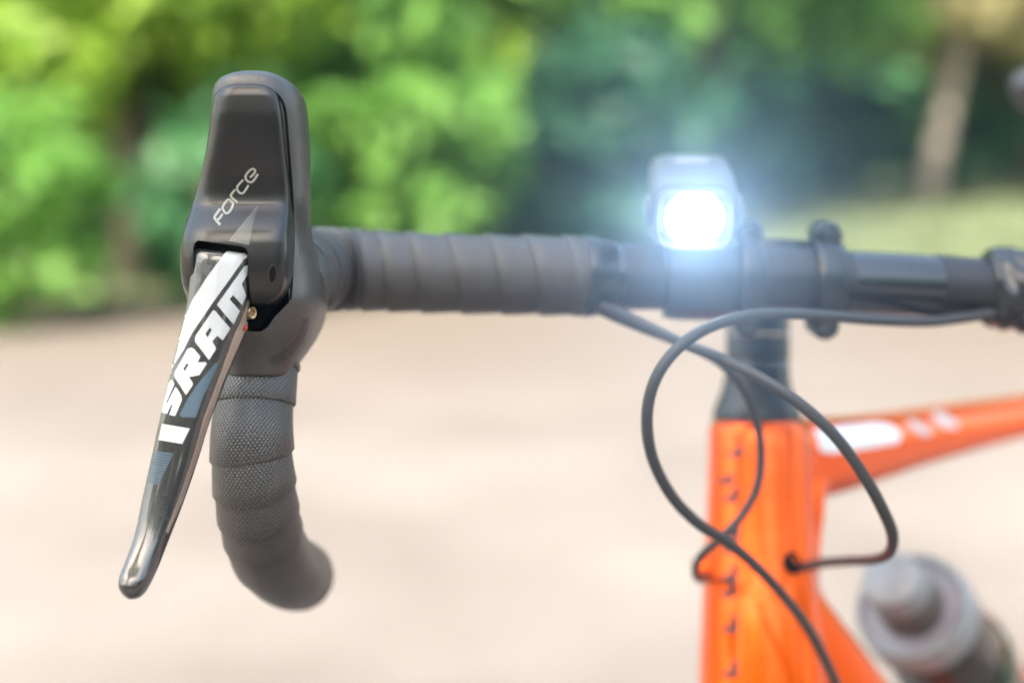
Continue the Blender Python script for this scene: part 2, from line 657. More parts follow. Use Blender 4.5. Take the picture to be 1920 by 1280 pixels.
LM = {
    'lime': leaf_mat('lime_leaves', (0.17, 0.31, 0.03), (0.32, 0.46, 0.06)),
    'mid': leaf_mat('green_leaves', (0.10, 0.25, 0.045), (0.21, 0.40, 0.085)),
    'deep': leaf_mat('deep_green_leaves', (0.04, 0.14, 0.055), (0.075, 0.20, 0.075)),
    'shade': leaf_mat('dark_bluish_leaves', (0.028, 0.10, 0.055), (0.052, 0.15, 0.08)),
    'olive': leaf_mat('olive_leaves', (0.12, 0.15, 0.03), (0.20, 0.21, 0.05)),
    'tan': leaf_mat('tan_leaves', (0.36, 0.33, 0.17), (0.50, 0.46, 0.25)),
}
BARK = mat('brown_bark', (0.06, 0.042, 0.026), 0.85, bump=(14, 0.8, 0.03), var=(5, 0.35))
PALEBARK = mat('pale_bark', (0.31, 0.25, 0.205), 0.8, bump=(14, 0.6, 0.02), var=(4, 0.25))


def leaves(centres, radii, per, size, loc, flat=0.75):
    """leaf-sized faces spread through clumps; world centres -> local verts"""
    V, Fc = [], []
    for c, r in zip(centres, radii):
        n = max(12, int(per * r * r))
        u = rng.normal(size=(n, 3))
        u /= np.linalg.norm(u, axis=1)[:, None]
        p = np.array(c) + u * (r * rng.uniform(0.45, 1.05, n) ** 0.7)[:, None] * np.array([1, 1, flat])
        nrm = u * 0.6 + rng.normal(size=(n, 3)) * 0.6 + np.array([0, 0, 0.5])
        nrm /= np.linalg.norm(nrm, axis=1)[:, None]
        a = np.cross(nrm, rng.normal(size=(n, 3)))
        a /= np.linalg.norm(a, axis=1)[:, None]
        b = np.cross(nrm, a)
        s = (size * rng.uniform(0.6, 1.3, n))[:, None]
        k = len(V)
        q = np.stack([p - a * s, p + b * s * 0.5, p + a * s, p - b * s * 0.5], 1)
        V.extend(q.reshape(-1, 3).tolist())
        Fc.extend([(k + 4 * i, k + 4 * i + 1, k + 4 * i + 2, k + 4 * i + 3) for i in range(n)])
    return V, Fc


def limb_mesh(paths):
    V, Fc = [], []
    for pts, r0, r1 in paths:
        c, s = spline(pts, 10)
        t, n, b = frames(c, (0.3, 1, 0.1))
        rr = np.linspace(r0, r1, 10)
        ph = np.linspace(0, 2 * pi, 9, endpoint=False)
        v = c[:, None, :] + rr[:, None, None] * (np.cos(ph)[None, :, None] * n[:, None, :] + np.sin(ph)[None, :, None] * b[:, None, :])
        k = len(V)
        V.extend(v.reshape(-1, 3).tolist())
        Fc.extend([tuple(k + i for i in f) for f in grid_faces(10, 9)])
    return V, Fc


def tree(name, label, cat, x, y, height, trunk_r, crown_c, crown_r, leafm, barkm, nclump=26, size=0.13, lean=(0, 0), group=None, per=420, crown_low=None, trunk_top=None):
    z0 = ground_z(x, y) - 0.02
    o = empty(name, (x, y, z0))
    ORIGIN[o.name] = Vector((x, y, z0))
    tag(o, label, cat, group)
    tx, ty = x + lean[0], y + lean[1]
    tt = trunk_top or height * 0.72
    paths = [([(x, y, z0 - 0.05), (x + lean[0] * 0.3, y + lean[1] * 0.3, z0 + tt * 0.4), (tx, ty, z0 + tt)], trunk_r * 1.15, trunk_r * 0.6)]
    cz = crown_c
    cs, rs = [], []
    if name != 'added_shade_tree':
        nclump, per = int(nclump * 1.9), per * 0.8
    for i in range(nclump):
        u = rng.normal(size=3)
        u /= np.linalg.norm(u)
        q = rng.uniform(0.35, 1.0) ** 0.6
        c = (tx + u[0] * crown_r[0] * q, ty + u[1] * crown_r[1] * q, z0 + cz + u[2] * crown_r[2] * q)
        if c[2] < z0 + 0.12:
            c = (c[0], c[1], z0 + 0.12 + rng.uniform(0, 0.25))
        cs.append(c)
        rs.append(min(crown_r) * rng.uniform(0.22, 0.42))
    for i in range(0, nclump, 7):
        s = (x + lean[0] * 0.6, y + lean[1] * 0.6, z0 + tt * rng.uniform(0.45, 0.9))
        m_ = tuple((a + b) / 2 + rng.uniform(-0.1, 0.1) for a, b in zip(s, cs[i]))
        paths.append(([s, m_, cs[i]], trunk_r * 0.35, trunk_r * 0.12))
    V, Fc = limb_mesh(paths)
    obj('trunk' if trunk_r > 0.04 else 'stems', V, Fc, barkm, o)
    V, Fc = leaves(cs, rs, per, size, None)
    obj('crown' if trunk_r > 0.04 else 'foliage', V, Fc, leafm, o, smooth=False)
    return o


# bushes and trees along the left edge of the sand, then the wood behind, then the verge on the right
tree('bush', 'bright green bush at the sand edge, lowest one by the far left border', 'bush', -2.62, 7.3, 1.5, 0.03, 0.62, (0.62, 0.6, 0.6), LM['mid'], BARK, 28, 0.10, group='bushes along the sand edge')
tree('bush', 'rounded green bush at the sand edge just beside the brown trunk', 'bush', -1.6, 8.0, 1.2, 0.03, 0.6, (0.6, 0.5, 0.62), LM['deep'], BARK, 26, 0.10, group='bushes along the sand edge')
tree('bush', 'light green bush directly behind the brake hood and bar tape', 'bush', -0.85, 8.9, 2.2, 0.03, 0.95, (0.85, 0.6, 0.95), LM['mid'], BARK, 75, 0.11, group='bushes along the sand edge')
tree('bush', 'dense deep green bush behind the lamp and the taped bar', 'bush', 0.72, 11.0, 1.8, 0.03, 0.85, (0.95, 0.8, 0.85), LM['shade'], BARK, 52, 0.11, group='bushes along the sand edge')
tree('tree', 'brown trunked tree with a yellowish crown at the upper left', 'tree', -2.35, 9.0, 5.0, 0.14, 2.75, (1.9, 1.3, 1.5), LM['lime'], BARK, 46, 0.14, group='trees round the clearing', per=300)
tree('tree', 'yellow green tree beyond the brown trunk by the far left border', 'tree', -4.1, 11.5, 5.0, 0.12, 2.2, (1.6, 1.3, 1.8), LM['lime'], BARK, 44, 0.14, group='trees round the clearing', per=300)
tree('tree', 'leafy green tree with low boughs between brake hood and lamp', 'tree', 0.1, 12.0, 6.0, 0.12, 2.3, (1.6, 1.1, 1.5), LM['mid'], BARK, 80, 0.15, group='trees round the clearing', per=300)
tree('tree', 'pale lime tree behind the top of the brake hood', 'tree', -1.3, 11.6, 6.0, 0.12, 2.3, (1.4, 1.0, 1.6), LM['lime'], BARK, 80, 0.15, group='trees round the clearing', per=300)
tree('tree', 'deep green tree spreading over the dark gap above the lamp', 'tree', 2.0, 14.5, 6.0, 0.11, 2.7, (2.3, 1.8, 1.35), LM['mid'], BARK, 46, 0.16, group='trees round the clearing', per=280)
tree('tree', 'pale leaning trunk under tan foliage at the upper right', 'tree', 4.5, 15.5, 6.0, 0.11, 2.75, (2.2, 1.6, 1.1), LM['tan'], PALEBARK, 54, 0.15, lean=(1.1, 0.3), group='trees round the clearing', per=320)
tree('tree', 'olive tree beyond the pale trunk by the right border', 'tree', 6.6, 18.5, 6.0, 0.16, 2.7, (2.4, 1.6, 1.9), LM['olive'], BARK, 46, 0.16, group='trees round the clearing', per=280)
tree('bush', 'dark green bush just behind the brown trunk at the upper left', 'bush', -2.75, 10.2, 1.6, 0.03, 0.75, (0.75, 0.5, 0.75), LM['deep'], BARK, 26, 0.11, group='bushes along the sand edge')
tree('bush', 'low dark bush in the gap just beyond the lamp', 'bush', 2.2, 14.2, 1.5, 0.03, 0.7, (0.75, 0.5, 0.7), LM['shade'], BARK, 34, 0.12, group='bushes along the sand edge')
tree('bush', 'small dark bush at the foot of the pale leaning trunk', 'bush', 5.4, 18.0, 1.4, 0.03, 0.6, (1.0, 0.7, 0.6), LM['deep'], BARK, 22, 0.13, group='bushes along the sand edge')
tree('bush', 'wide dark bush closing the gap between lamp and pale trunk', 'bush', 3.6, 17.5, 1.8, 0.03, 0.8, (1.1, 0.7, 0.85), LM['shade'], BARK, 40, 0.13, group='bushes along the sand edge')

# unseen tree behind the camera, added so its crown shades the bicycle
tree('added_shade_tree', 'unseen leafy tree added to shade the bicycle from the sun', 'tree', -2.62, -2.78, 6.0, 0.15, 4.3, (1.1, 1.1, 0.55), LM['mid'], BARK, 74, 0.10, lean=(1.37, 1.5), per=900, trunk_top=4.0)

# the wood beyond, one mass nobody could count
cs, rs = [], []
for i in range(1250):
    x = rng.uniform(-24, 28)
    y = rng.uniform(22, 30) if i < 960 else rng.uniform(-15, -9)
    cs.append((x, y, 0.9 + (13.5 if y > 0 else 6.0) * rng.uniform(0.0, 1.0) ** 1.5))
    rs.append(rng.uniform(0.8, 1.7))
V, Fc = leaves(cs, rs, 110, 0.30, None)
wood = obj('woods', V, Fc, LM['deep'], smooth=False)
tag(wood, 'dark wood closing the view beyond the clearing', kind='stuff')

# grass blades on the verge (uncountable)
n = 16000
xs = rng.uniform(-8, 13, n)
ys = np.interp(xs, ex_, ey_) + 0.1 + rng.uniform(0, 1, n) ** 1.6 * 11
V, Fc = [], []
for x, y in zip(xs, ys):
    z = ground_z(x, y)
    a = rng.uniform(0, 2 * pi)
    hh, wd = rng.uniform(0.06, 0.20), 0.012
    dx, dy = cos(a) * wd, sin(a) * wd
    lx, ly = rng.normal(0, 0.05, 2)
    k = len(V)
    V += [(x - dx, y - dy, z - 0.01), (x + dx, y + dy, z - 0.01), (x + lx, y + ly, z + hh)]
    Fc.append((k, k + 1, k + 2))
gb = obj('grass', V, Fc, leaf_mat('dry_grass_blades', (0.075, 0.105, 0.04), (0.13, 0.145, 0.08)), smooth=False)
tag(gb, 'long pale grass growing on the verge', kind='stuff')

# ------------------------------------------------------------------ the bicycle
B = empty('bicycle', (0.17, 0.80, 0))
ORIGIN['bicycle'] = Vector((0.17, 0.80, 0))
tag(B, 'orange road bicycle with black drop handlebar, taped bars and brake lever', 'bicycle')

# ---- handlebar centre lines
bar_pts = [P(*p) for p in ((590, 508, 662), (640, 507, 668), (800, 511, 672), (1000, 516, 680), (1145, 518, 686), (1300, 519, 693), (1475, 524, 700), (1600, 530, 706), (1740, 536, 711), (1830, 541, 715), (1920, 543, 719))]
CL = P(1475, 524, 700)
BAR = (P(1640, 532, 707) - P(1145, 518, 686)).normalized()
bar = tube('handlebar', [P(700, 509, 669), P(1000, 516, 680), P(1145, 518, 686), P(1300, 519, 693), P(1475, 524, 700), P(1600, 530, 706), P(1740, 536, 711), P(1850, 541.5, 716), P(1960, 544, 720)],
           [0.0155, 0.0157, 0.0159, 0.0159, 0.0159, 0.0159, 0.0158, 0.0152, 0.015], M['bar'], B, n=120, seg=48)
tube('clamp_zone', [P(1160, 518.3, 686.6), P(1300, 519, 693), P(1475, 524, 700), P(1583, 529.2, 705.3)], 0.01605, M['barmatte'], bar, n=40, seg=48)
tube('sleeve', [P(1752, 536.6, 711.5), P(1800, 539.3, 713.7), P(1850, 541.5, 716)], [0.0160, 0.0156, 0.0153], M['barmatte'], bar, n=16, seg=48)


def wraps(path, r_list, bounds, parent, over=+1, start=pi, name='tape_wrap', tilt=1.0, thick=0.0013):
    """one mesh per turn of tape. bounds: arc positions (0..1) of the exposed edges; over=+1: each turn lies on the one before it"""
    n = 400
    c, s = spline(path, n)
    t, nn, bb = frames(c)
    r = np.interp(np.linspace(0, 1, n), np.linspace(0, 1, len(r_list)), r_list)
    L = s[-1]
    bl = [b * L for b in bounds]
    away = np.array(CM.to_3x3() @ Vector((0, 0, -1)))
    for i in range(len(bl) - 1):
        a, b = bl[i], bl[i + 1]
        pitch = b - a
        im = int(min(max((a + b) / 2 / L, 0), 1) * (n - 1))
        st_ = math.atan2(away.dot(bb[im]), away.dot(nn[im]))
        seg, rows = 40, 11
        V, UV = [], []
        for j in range(rows):
            f = j / (rows - 1)
            for k in range(seg + 1):
                ph = 2 * pi * k / seg
                fr = (ph / (2 * pi)) * tilt
                pos = a + pitch * (fr - 0.5 * tilt) + f * pitch * 1.35
                # exposed edge stands proud, tucked edge runs under the next turn
                h = thick * (1.0 - 1.15 * f)
                if j == 0:
                    h = -thick * 0.9
                    pos += pitch * 0.01
                elif j == 1:
                    pos = a + pitch * (fr - 0.5 * tilt)
                    h = thick * 0.55
                elif j == 2:
                    pos = a + pitch * (fr - 0.5 * tilt) + 0.0008
                    h = thick
                pos = min(max(pos, 0), L)
                q = pos / L * (n - 1)
                i0 = min(int(q), n - 2)
                g_ = q - i0
                cc = c[i0] * (1 - g_) + c[i0 + 1] * g_
                n1 = nn[i0] * (1 - g_) + nn[i0 + 1] * g_
                b1 = bb[i0] * (1 - g_) + bb[i0 + 1] * g_
                rr = np.interp(pos, s, r) + h
                aa = ph + st_
                V.append(cc + rr * (cos(aa) * n1 + sin(aa) * b1))
                UV.append((pos * 1000 - fr * pitch * 600, ph * 17))
        o = obj(name, V, grid_faces(rows, seg + 1, False), M['tape'], parent, uv=np.array(UV), sharp=60)
        o['material_note'] = ''
        del o['material_note']


# top of the bar, left of the stem: from the bend to the finishing tape
top_path = [P(*p) for p in ((520, 545, 590), (535, 525, 605), (556, 512, 628), (590, 507, 652), (640, 506, 664), (720, 509, 669), (850, 513, 674), (1000, 516, 680), (1145, 518, 686))]
c_, s_ = spline(top_path, 400)
proj = []
for p in c_:
    l = CM.inverted() @ Vector(p)
    proj.append(960 + F * l.x / -l.z)
proj = np.array(proj)


def at_x(x, lo=150):
    i = int(np.argmin(np.abs(proj - x)))
    return i / 399.0


tb = [0.0, 0.09, 0.15, 0.205] + [at_x(x) for x in (603, 624, 645, 668, 712, 774, 846, 922, 994, 1062, 1105)]
wraps(top_path, [0.0186, 0.0188, 0.0188, 0.0186, 0.0182, 0.0181, 0.0182, 0.0184, 0.0186], tb, bar)
# drop
drop_path = [P(*p) for p in ((495, 640, 592), (487, 700, 587), (476, 760, 583), (472, 830, 581), (476, 900, 584), (486, 970, 594), (502, 1028, 614), (524, 1060, 642), (547, 1074, 674), (561, 1079, 704))]
cD, sD = spline(drop_path, 400)
pj = np.array([640 - F * (CM.inverted() @ Vector(p)).y / -(CM.inverted() @ Vector(p)).z for p in cD])


def at_y(y):
    return int(np.argmin(np.abs(pj[:330] - y))) / 399.0


# tape is wound from the bar end upwards: bounds run from the end to the hood
db = [1.0, 0.93, 0.86, at_y(1040), at_y(1000), at_y(962), at_y(914), at_y(856), at_y(758), at_y(690), at_y(655)]
rev = drop_path[::-1]
wraps(rev, [0.0160, 0.0161, 0.0162, 0.0162, 0.0161, 0.0160, 0.0161, 0.0160, 0.0156, 0.0145], [1 - b for b in db], bar, tilt=0.35, thick=0.0013)
tube('drop_tube', drop_path, 0.0150, M['barmatte'], bar, n=60, seg=32)
e0, e1 = Vector(drop_path[-1]), (Vector(drop_path[-1]) - Vector(drop_path[-2])).normalized()
lathe('bar_plug', e0 - e1 * 0.002, e1, [(0, 0.0160), (0.003, 0.0160), (0.0046, 0.0150), (0.0052, 0.0125), (0.0052, 0.0)], M['rubber'], bar)
# finishing tape, left of the stem
a0, a1 = P(1093, 517.4, 683.7), P(1146, 518, 686)
ax = (a1 - a0).normalized()
Lf = (a1 - a0).length
lathe('finishing_tape', a0, ax, [(0, 0.0178), (0.0, 0.0196), (0.0006, 0.0199), (Lf * 0.45, 0.0193), (Lf * 0.5, 0.0188), (Lf * 0.96, 0.0184), (Lf, 0.0181), (Lf, 0.0155)], M['etape'], bar, 64)
# right-hand side: wrinkled finishing tape, then tape wraps out of the picture
CLv = np.array(CL)
Rp = [P(*p) for p in ((1832, 541, 715), (1880, 542, 717), (1960, 544, 721), (2060, 546, 727), (2180, 548, 735))]
tube('handlebar_end', [P(1950, 544, 720.5), P(2060, 546, 727), P(2200, 548, 736)], 0.015, M['barmatte'], bar, n=20, seg=32)
wraps(Rp, [0.0176, 0.0186, 0.0188, 0.0188], [0.16, 0.34, 0.52, 0.7, 0.86], bar, start=pi)
# wrinkled band of glossy tape
cR, sR = spline([P(1842, 541.3, 715.5), P(1880, 542, 717), P(1935, 543.4, 719.5)], 40)
tR, nR, bR = frames(cR)
V = []
for i in range(40):
    f = i / 39
    for k in range(72):
        ph = 2 * pi * k / 72
        r_ = 0.0170 + 0.0032 * min(1, f * 3.2) + 0.0010 * sin(ph * 3 + f * 7) * (1 - 0.5 * f) + 0.0007 * sin(ph * 7 - f * 16) + 0.0012 * max(0, sin(f * 14 + ph)) ** 4
        if f < 0.03:
            r_ -= 0.0015
        V.append(cR[i] + r_ * (cos(ph) * nR[i] + sin(ph) * bR[i]))
obj('finishing_tape', V, grid_faces(40, 72, True, False), M['etape'], bar)

# ---- lever hood
hood = superloft('lever_hood', [
    (137, 474, 492, 558, 566), (139, 458, 505, 555, 570), (143, 441, 520, 551.5, 574), (149, 426, 534, 549, 578), (157, 414, 547, 547, 581), (169, 406, 560, 546.4, 584),
    (185, 403, 569, 546.2, 586), (210, 401, 574, 546.2, 588), (250, 397, 577, 547.2, 590), (300, 390, 579, 549.3, 592), (350, 379, 580, 551.5, 595),
    (385, 371, 580, 552, 600), (410, 364, 579.5, 552, 607), (440, 357, 581, 552, 616), (480, 350, 593, 552, 626), (520, 353, 604, 552.5, 634),
    (560, 364, 609, 552, 638), (600, 384, 603, 555, 636), (630, 401, 591, 559, 629), (660, 416, 573, 564, 620), (684, 425, 556, 567, 612), (702, 429, 547, 569, 606), (705, 432, 544, 570.5, 604.5)],
    150, 128, 2.7, M['rubber'], B)
cut = prism('cutter', [(460, 530), (538, 530), (539, 566), (529, 577), (513, 594), (500, 612), (487, 621), (470, 621), (440, 616), (380, 600), (380, 470), (460, 470)], 530, 578, M['dark'])
boolean(hood, cut)
bracket = prism('lever_bracket', [(395, 470), (532, 470), (536, 563), (508, 592), (494, 612), (470, 617), (400, 600)], 563, 577.5, M['dark'], hood)
cover = superloft('hood_cover', [
    (164, 452, 478, 548.5, 566), (165.5, 436, 492, 546.6, 566), (169, 421, 508, 545, 567), (176, 410, 520, 544, 567), (190, 403, 529, 543.5, 567), (215, 399, 534, 543.6, 567),
    (250, 394.5, 537.5, 544.6, 567), (300, 385, 541, 546.6, 567), (345, 374, 544.5, 548.6, 567), (372, 366, 546, 549.2, 567), (385, 362, 547, 549, 567), (393, 359, 547.3, 548, 567), (400, 356.5, 547.5, 546.8, 567),
    (415, 351.5, 547.8, 543.9, 567), (430, 347.5, 547.6, 541.2, 566), (442, 345.2, 547.3, 539.7, 566), (460, 342.5, 547, 538.8, 566), (485, 341, 546, 538.6, 565), (510, 341.5, 544, 539, 564),
    (532, 345, 540, 540.2, 563), (550, 352, 533, 542, 562), (563, 361, 523, 544.4, 561), (570, 370, 512, 547, 560), (573, 378, 503, 550, 559)],
    150, 128, (2.7, 7.0), M['cover'], hood)
cut = prism('cutter', [(363.5, 640), (363.5, 466), (366, 456), (373, 451), (455, 463), (464, 467), (468, 476), (468.5, 640)], 520, 563.4, M['dark'])
boolean(cover, cut)
hb, cb = bvh_of(hood), bvh_of(cover)
# seam between cover and rubber
g_pts = []
for x, y in ((403, 190), (406, 181), (414, 173), (428, 167), (448, 164), (470, 163), (490, 165.5), (507, 171), (520, 180), (529, 193), (534, 213), (537.5, 250), (541.5, 300), (545, 345), (547.5, 390), (548, 430), (547.5, 470), (546.5, 510), (545, 540), (543, 562)):
    g_pts.append(hit(hb, x + 1.0, y - 0.5, -0.05)[0])
tube('cover_seam', g_pts, 0.00062, M['dark'], hood, n=90, seg=8)
tube('mould_line', [hit(hb, x, y, -0.06)[0] for x, y in ((491, 140), (486, 146), (479, 156), (475, 162))], 0.00010, M['dark'], hood, n=16, seg=6)


def SC(org, k):
    return lambda *pts: [(org[0] + x / k, org[1] + y / k) for x, y in pts]


D = SC((380, 290), 6.736)
wq = 4.3
force = [[stroke(D((222, 684), (158, 772), (148, 800), (175, 835), (222, 888)), 5.0)], [stroke(D((190, 825), (222, 795), (252, 748)), 4.6)],
         ring_stroke(D((252, 668), (285, 606), (325, 566), (362, 590), (384, 620), (362, 684), (320, 738), (290, 740), (266, 712)), wq),
         [stroke(D((438, 602), (400, 572), (362, 535), (360, 505), (412, 440)), wq, 26)],
         [stroke(D((512, 318), (470, 362), (436, 408), (440, 448), (470, 484), (505, 488), (535, 455), (580, 385)), wq, 26)],
         [stroke(D((598, 290), (640, 248), (664, 214), (652, 186), (620, 182), (580, 215), (545, 262), (545, 308), (575, 340), (612, 350), (645, 325), (700, 245)), wq, 26)]]
decal('lettering', force, cb, M['silver'], hood, 0.12, 4)
rays = []
for i in range(12):
    f = i / 11
    b = np.array([335 + (578 - 335) * f, 1092 + (1140 - 1092) * f])
    tp = np.array([697, 645]) * (1 - f) + np.array([590, 1085]) * f
    w0 = 10
    a = D((b[0] - w0 / 2, b[1]), (b[0] + w0 / 2, b[1] + 3), (tp[0] + 2, tp[1]), (tp[0] - 2, tp[1]))
    rays.append([a])
decal('stripe_print', rays, cb, M['silver'], hood, 0.10, 6)
# pivot pin in the side lobe
el = [(511 + 5.5 * cos(a) + 1.5 * sin(a), 514 - 15 * sin(a)) for a in np.linspace(0, 2 * pi, 24, endpoint=False)]
decal('pivot_pin', [[el]], cb, M['dark'], hood, 0.06, 4)
eo = [(511 + 7.5 * cos(a) + 1.5 * sin(a), 514 - 17.5 * sin(a)) for a in np.linspace(0, 2 * pi, 24, endpoint=False)]
c3 = [hit(cb, x, y, 0.02)[0] for x, y in eo + eo[:1]]
tube('pin_rim', c3, 0.00022, M['cover'], hood, n=60, seg=8)
# raised grip pips, two patches
pips_v, pips_f = [], []


def pip(px, py, sz, up, bvh):
    c, no = hit(bvh, px, py, 0.05)
    u = (up - no * up.dot(no)).normalized()
    s = no.cross(u)
    k = len(pips_v)
    h = 0.0002
    for (lift_, q) in ((-0.0003, 1.0), (h, 0.62)):
        for (i, j) in ((-.8, -.8), (.8, -.8), (.8, .8), (-.8, .8)):
            pips_v.append(c + no * lift_ + (u * i + s * j) * sz * q)
    pips_f.extend([(k, k + 1, k + 5, k + 4), (k + 1, k + 2, k + 6, k + 5), (k + 2, k + 3, k + 7, k + 6), (k + 3, k, k + 4, k + 7), (k + 4, k + 5, k + 6, k + 7)])


arc = np.array([(503, 668), (522, 662), (540, 650), (554, 634), (563, 616), (567, 598)], float)
arc2 = np.array([(508, 683), (528, 677), (549, 664), (566, 645), (576, 622), (580, 598)], float)
for i in range(30):
    f = i / 29
    p0 = [np.interp(f, np.linspace(0, 1, 6), arc[:, k]) for k in (0, 1)]
    p1 = [np.interp(f, np.linspace(0, 1, 6), arc2[:, k]) for k in (0, 1)]
    for j in range(5):
        g_ = (j + 0.5) / 5
        x, y = p0[0] * (1 - g_) + p1[0] * g_, p0[1] * (1 - g_) + p1[1] * g_
        pip(x, y, 0.00031, dirW((0.6, 0.8, 0)), hb)
for i in range(26):
    for j in range(5):
        y = 372 + i * 4.2
        x = 556 + j * 4.6 + i * 0.25
        if x < 577 + max(0, (y - 440) * 0.3):
            pip(x, y, 0.00030, dirW((0, 1, 0)), hb)
tag(obj('grip_pips', pips_v, pips_f, M['rubber'], hood, smooth=False), kind='stuff')

# ---- brake lever
rows = [  # front-left, front-right, back-right (px), front depth, thickness
    ((370, 463), (462, 474), (464, 475), 546.5, 8), ((365, 466), (466, 477), (468, 478), 543.0, 11), ((361, 476), (467, 487), (471, 488), 541.2, 12),
    ((357, 520), (465, 535), (473, 540), 540.2, 13), ((351, 570), (455, 577), (471, 588), 539.5, 13), ((341, 612), (440, 622), (462, 632), 539, 13),
    ((326, 676), (417, 682), (437, 690), 538.4, 12), ((312, 735), (397, 742), (413, 750), 538, 11), ((301.5, 782), (381, 789), (394, 797), 537.5, 10.5),
    ((290, 836), (364, 845), (376, 856), 537, 10), ((272, 919), (338, 926), (348, 938), 535, 9.5), ((254, 1002), (308, 1006), (319, 1012), 531.5, 9),
    ((236, 1053), (284, 1060), (298, 1066), 527.5, 9), ((223, 1084), (271, 1091), (285, 1095), 524.5, 9), ((220.5, 1099), (264, 1106), (277, 1109), 523.8, 8.5), ((225, 1111), (257, 1116), (268, 1118), 524.2, 7), ((232, 1118.5), (250.5, 1121.5), (259, 1122), 525.6, 4.5), ((239, 1122.5), (246, 1123.5), (249, 1123.5), 527.4, 2)]
tt_ = np.arange(len(rows), dtype=float)
flat_ = np.array([[*a, *b, *c, d, h] for a, b, c, d, h in rows])
q = np.linspace(0, len(rows) - 1, 130)
flat_ = pchip(tt_, flat_, q)
V = []
SEG = 48
for fl in flat_:
    a, b, c = fl[0:2] - np.array([5.0 * min(1.0, max(0.0, (1130 - fl[1]) / 60)), 0]), fl[2:4], fl[4:6]
    d, h = fl[6], fl[7]
    A = np.array(((a[0] - 960) / F * d, -(a[1] - 640) / F * d, -d - h * 0.10))
    Bp = np.array(((b[0] - 960) / F * d, -(b[1] - 640) / F * d, -d))
    db_ = d + h
    C = np.array(((c[0] - 960) / F * db_, -(c[1] - 640) / F * db_, -db_))
    Dd = A + (C - Bp) * np.array([0.25, 0.6, 0.8])
    cen = (A + Bp + C + Dd) / 4
    # rounded quadrilateral: bilinear map of a superellipse with a slightly crowned front
    for k in range(SEG):
        ph = 2 * pi * k / SEG
        e = 2 / (2.4 + 4.6 * min(1.0, max(0.0, (1128 - fl[1]) / 70)))
        x = np.sign(cos(ph)) * abs(cos(ph)) ** e
        y = np.sign(sin(ph)) * abs(sin(ph)) ** e
        u, v = (x + 1) / 2, (y + 1) / 2
        p = (A * (1 - u) + Bp * u) * v + (Dd * (1 - u) + C * u) * (1 - v)
        if v > 0.5:
            p = p + np.array([0, 0, 1]) * 0.12 * np.linalg.norm(Bp - A) * (1 - x * x) * (v - 0.5) * 2
        V.append(L2W(p))
lever = fix_normals(obj('brake_lever', V, grid_faces(len(flat_), SEG), M['lever'], B, sharp=60))
lb = bvh_of(lever)
A_, B_, C_ = SC((280, 440), 6.4), SC((280, 600), 6.4), SC((240, 760), 7.111)
stripe = A_((870, 268), (910, 215), (985, 172), (1130, 192), (1190, 232), (1180, 272), (1130, 300), (960, 540), (750, 830), (520, 1170), (470, 1262)) + B_((480, 220), (410, 360), (330, 480), (272, 585), (264, 640), (258, 640), (280, 520), (308, 395), (345, 210), (405, -20)) + A_((440, 960), (520, 780), (690, 510))
decal('stripe_print', [[stripe]], lb, M['white'], lever, 0.10, 5)
letM = A_((1140, 380), (810, 840), (1010, 1075), (1085, 915), (965, 775), (1003, 722), (1112, 845), (1158, 730), (1110, 590), (1172, 480), (1182, 362))
letA = [B_((765, -120), (790, -110), (972, 100), (880, 245), (815, 185), (755, 255), (798, 330), (790, 365), (715, 480), (552, 262), (546, 225), (560, 180)), B_((725, 90), (750, 115), (700, 208), (672, 165))]
letR = [B_((480, 335), (505, 330), (535, 345), (608, 430), (605, 455), (578, 508), (672, 503), (690, 520), (600, 660), (475, 682), (522, 755), (520, 780), (440, 897), (310, 690), (300, 655), (312, 615), (455, 350)), B_((455, 508), (472, 538), (425, 612), (410, 580))]
letS = B_((268, 716), (286, 735), (300, 768), (203, 985), (216, 1000), (312, 803), (335, 820), (386, 912), (388, 965), (310, 1148), (240, 1135), (280, 1025), (265, 1008), (212, 1122), (150, 1105), (160, 1050), (225, 790), (242, 738))
decal('lettering', [[letM], letA, letR, [letS]], lb, M['white'], lever, 0.12, 4)
decal('blue_panel', [[B_((800, 500), (830, 520), (740, 720), (640, 935), (560, 1165), (400, 1165), (360, 1138), (450, 960), (560, 790))]], lb, M['steelblue'], lever, 0.08, 6)
strips = []
qa, qb, qc, qd = [np.array(p) for p in ((402, 237), (825, 305), (722, 513), (360, 452))]
for i in range(8):
    f0, f1 = i / 8, (i + 0.93) / 8
    strips.append([C_(tuple(qa + (qd - qa) * f0), tuple(qb + (qc - qb) * f0), tuple(qb + (qc - qb) * f1), tuple(qa + (qd - qa) * f1))])
decal('stripe_print', strips, lb, M['white'], lever, 0.10, 8)
strips = []
qa, qb, qc, qd = [np.array(p) for p in ((343, 607), (612, 637), (402, 1058), (250, 1032))]
for i in range(12):
    f0, f1 = i / 12, (i + 0.78) / 12
    strips.append([C_(tuple(qa + (qd - qa) * f0), tuple(qb + (qc - qb) * f0), tuple(qb + (qc - qb) * f1), tuple(qa + (qd - qa) * f1))])
decal('stripe_print', strips, lb, M['steelblue'], lever, 0.10, 8)
decal('grey_panel', [[A_((592, 335), (765, 370), (720, 440), (690, 505), (640, 450))]], lb, M['greyprint'], lever, 0.09, 5)
decal('edge_trim', [[[(465, 560), (451, 602), (440, 624), (412, 701), (381, 785), (364, 846), (338, 925), (311, 995), (315, 1000), (343, 937), (369, 862), (391, 792), (417, 718), (443, 657), (461, 617), (468, 595), (472, 570)]]], lb, M['trim'], lever, 0.14, 6)
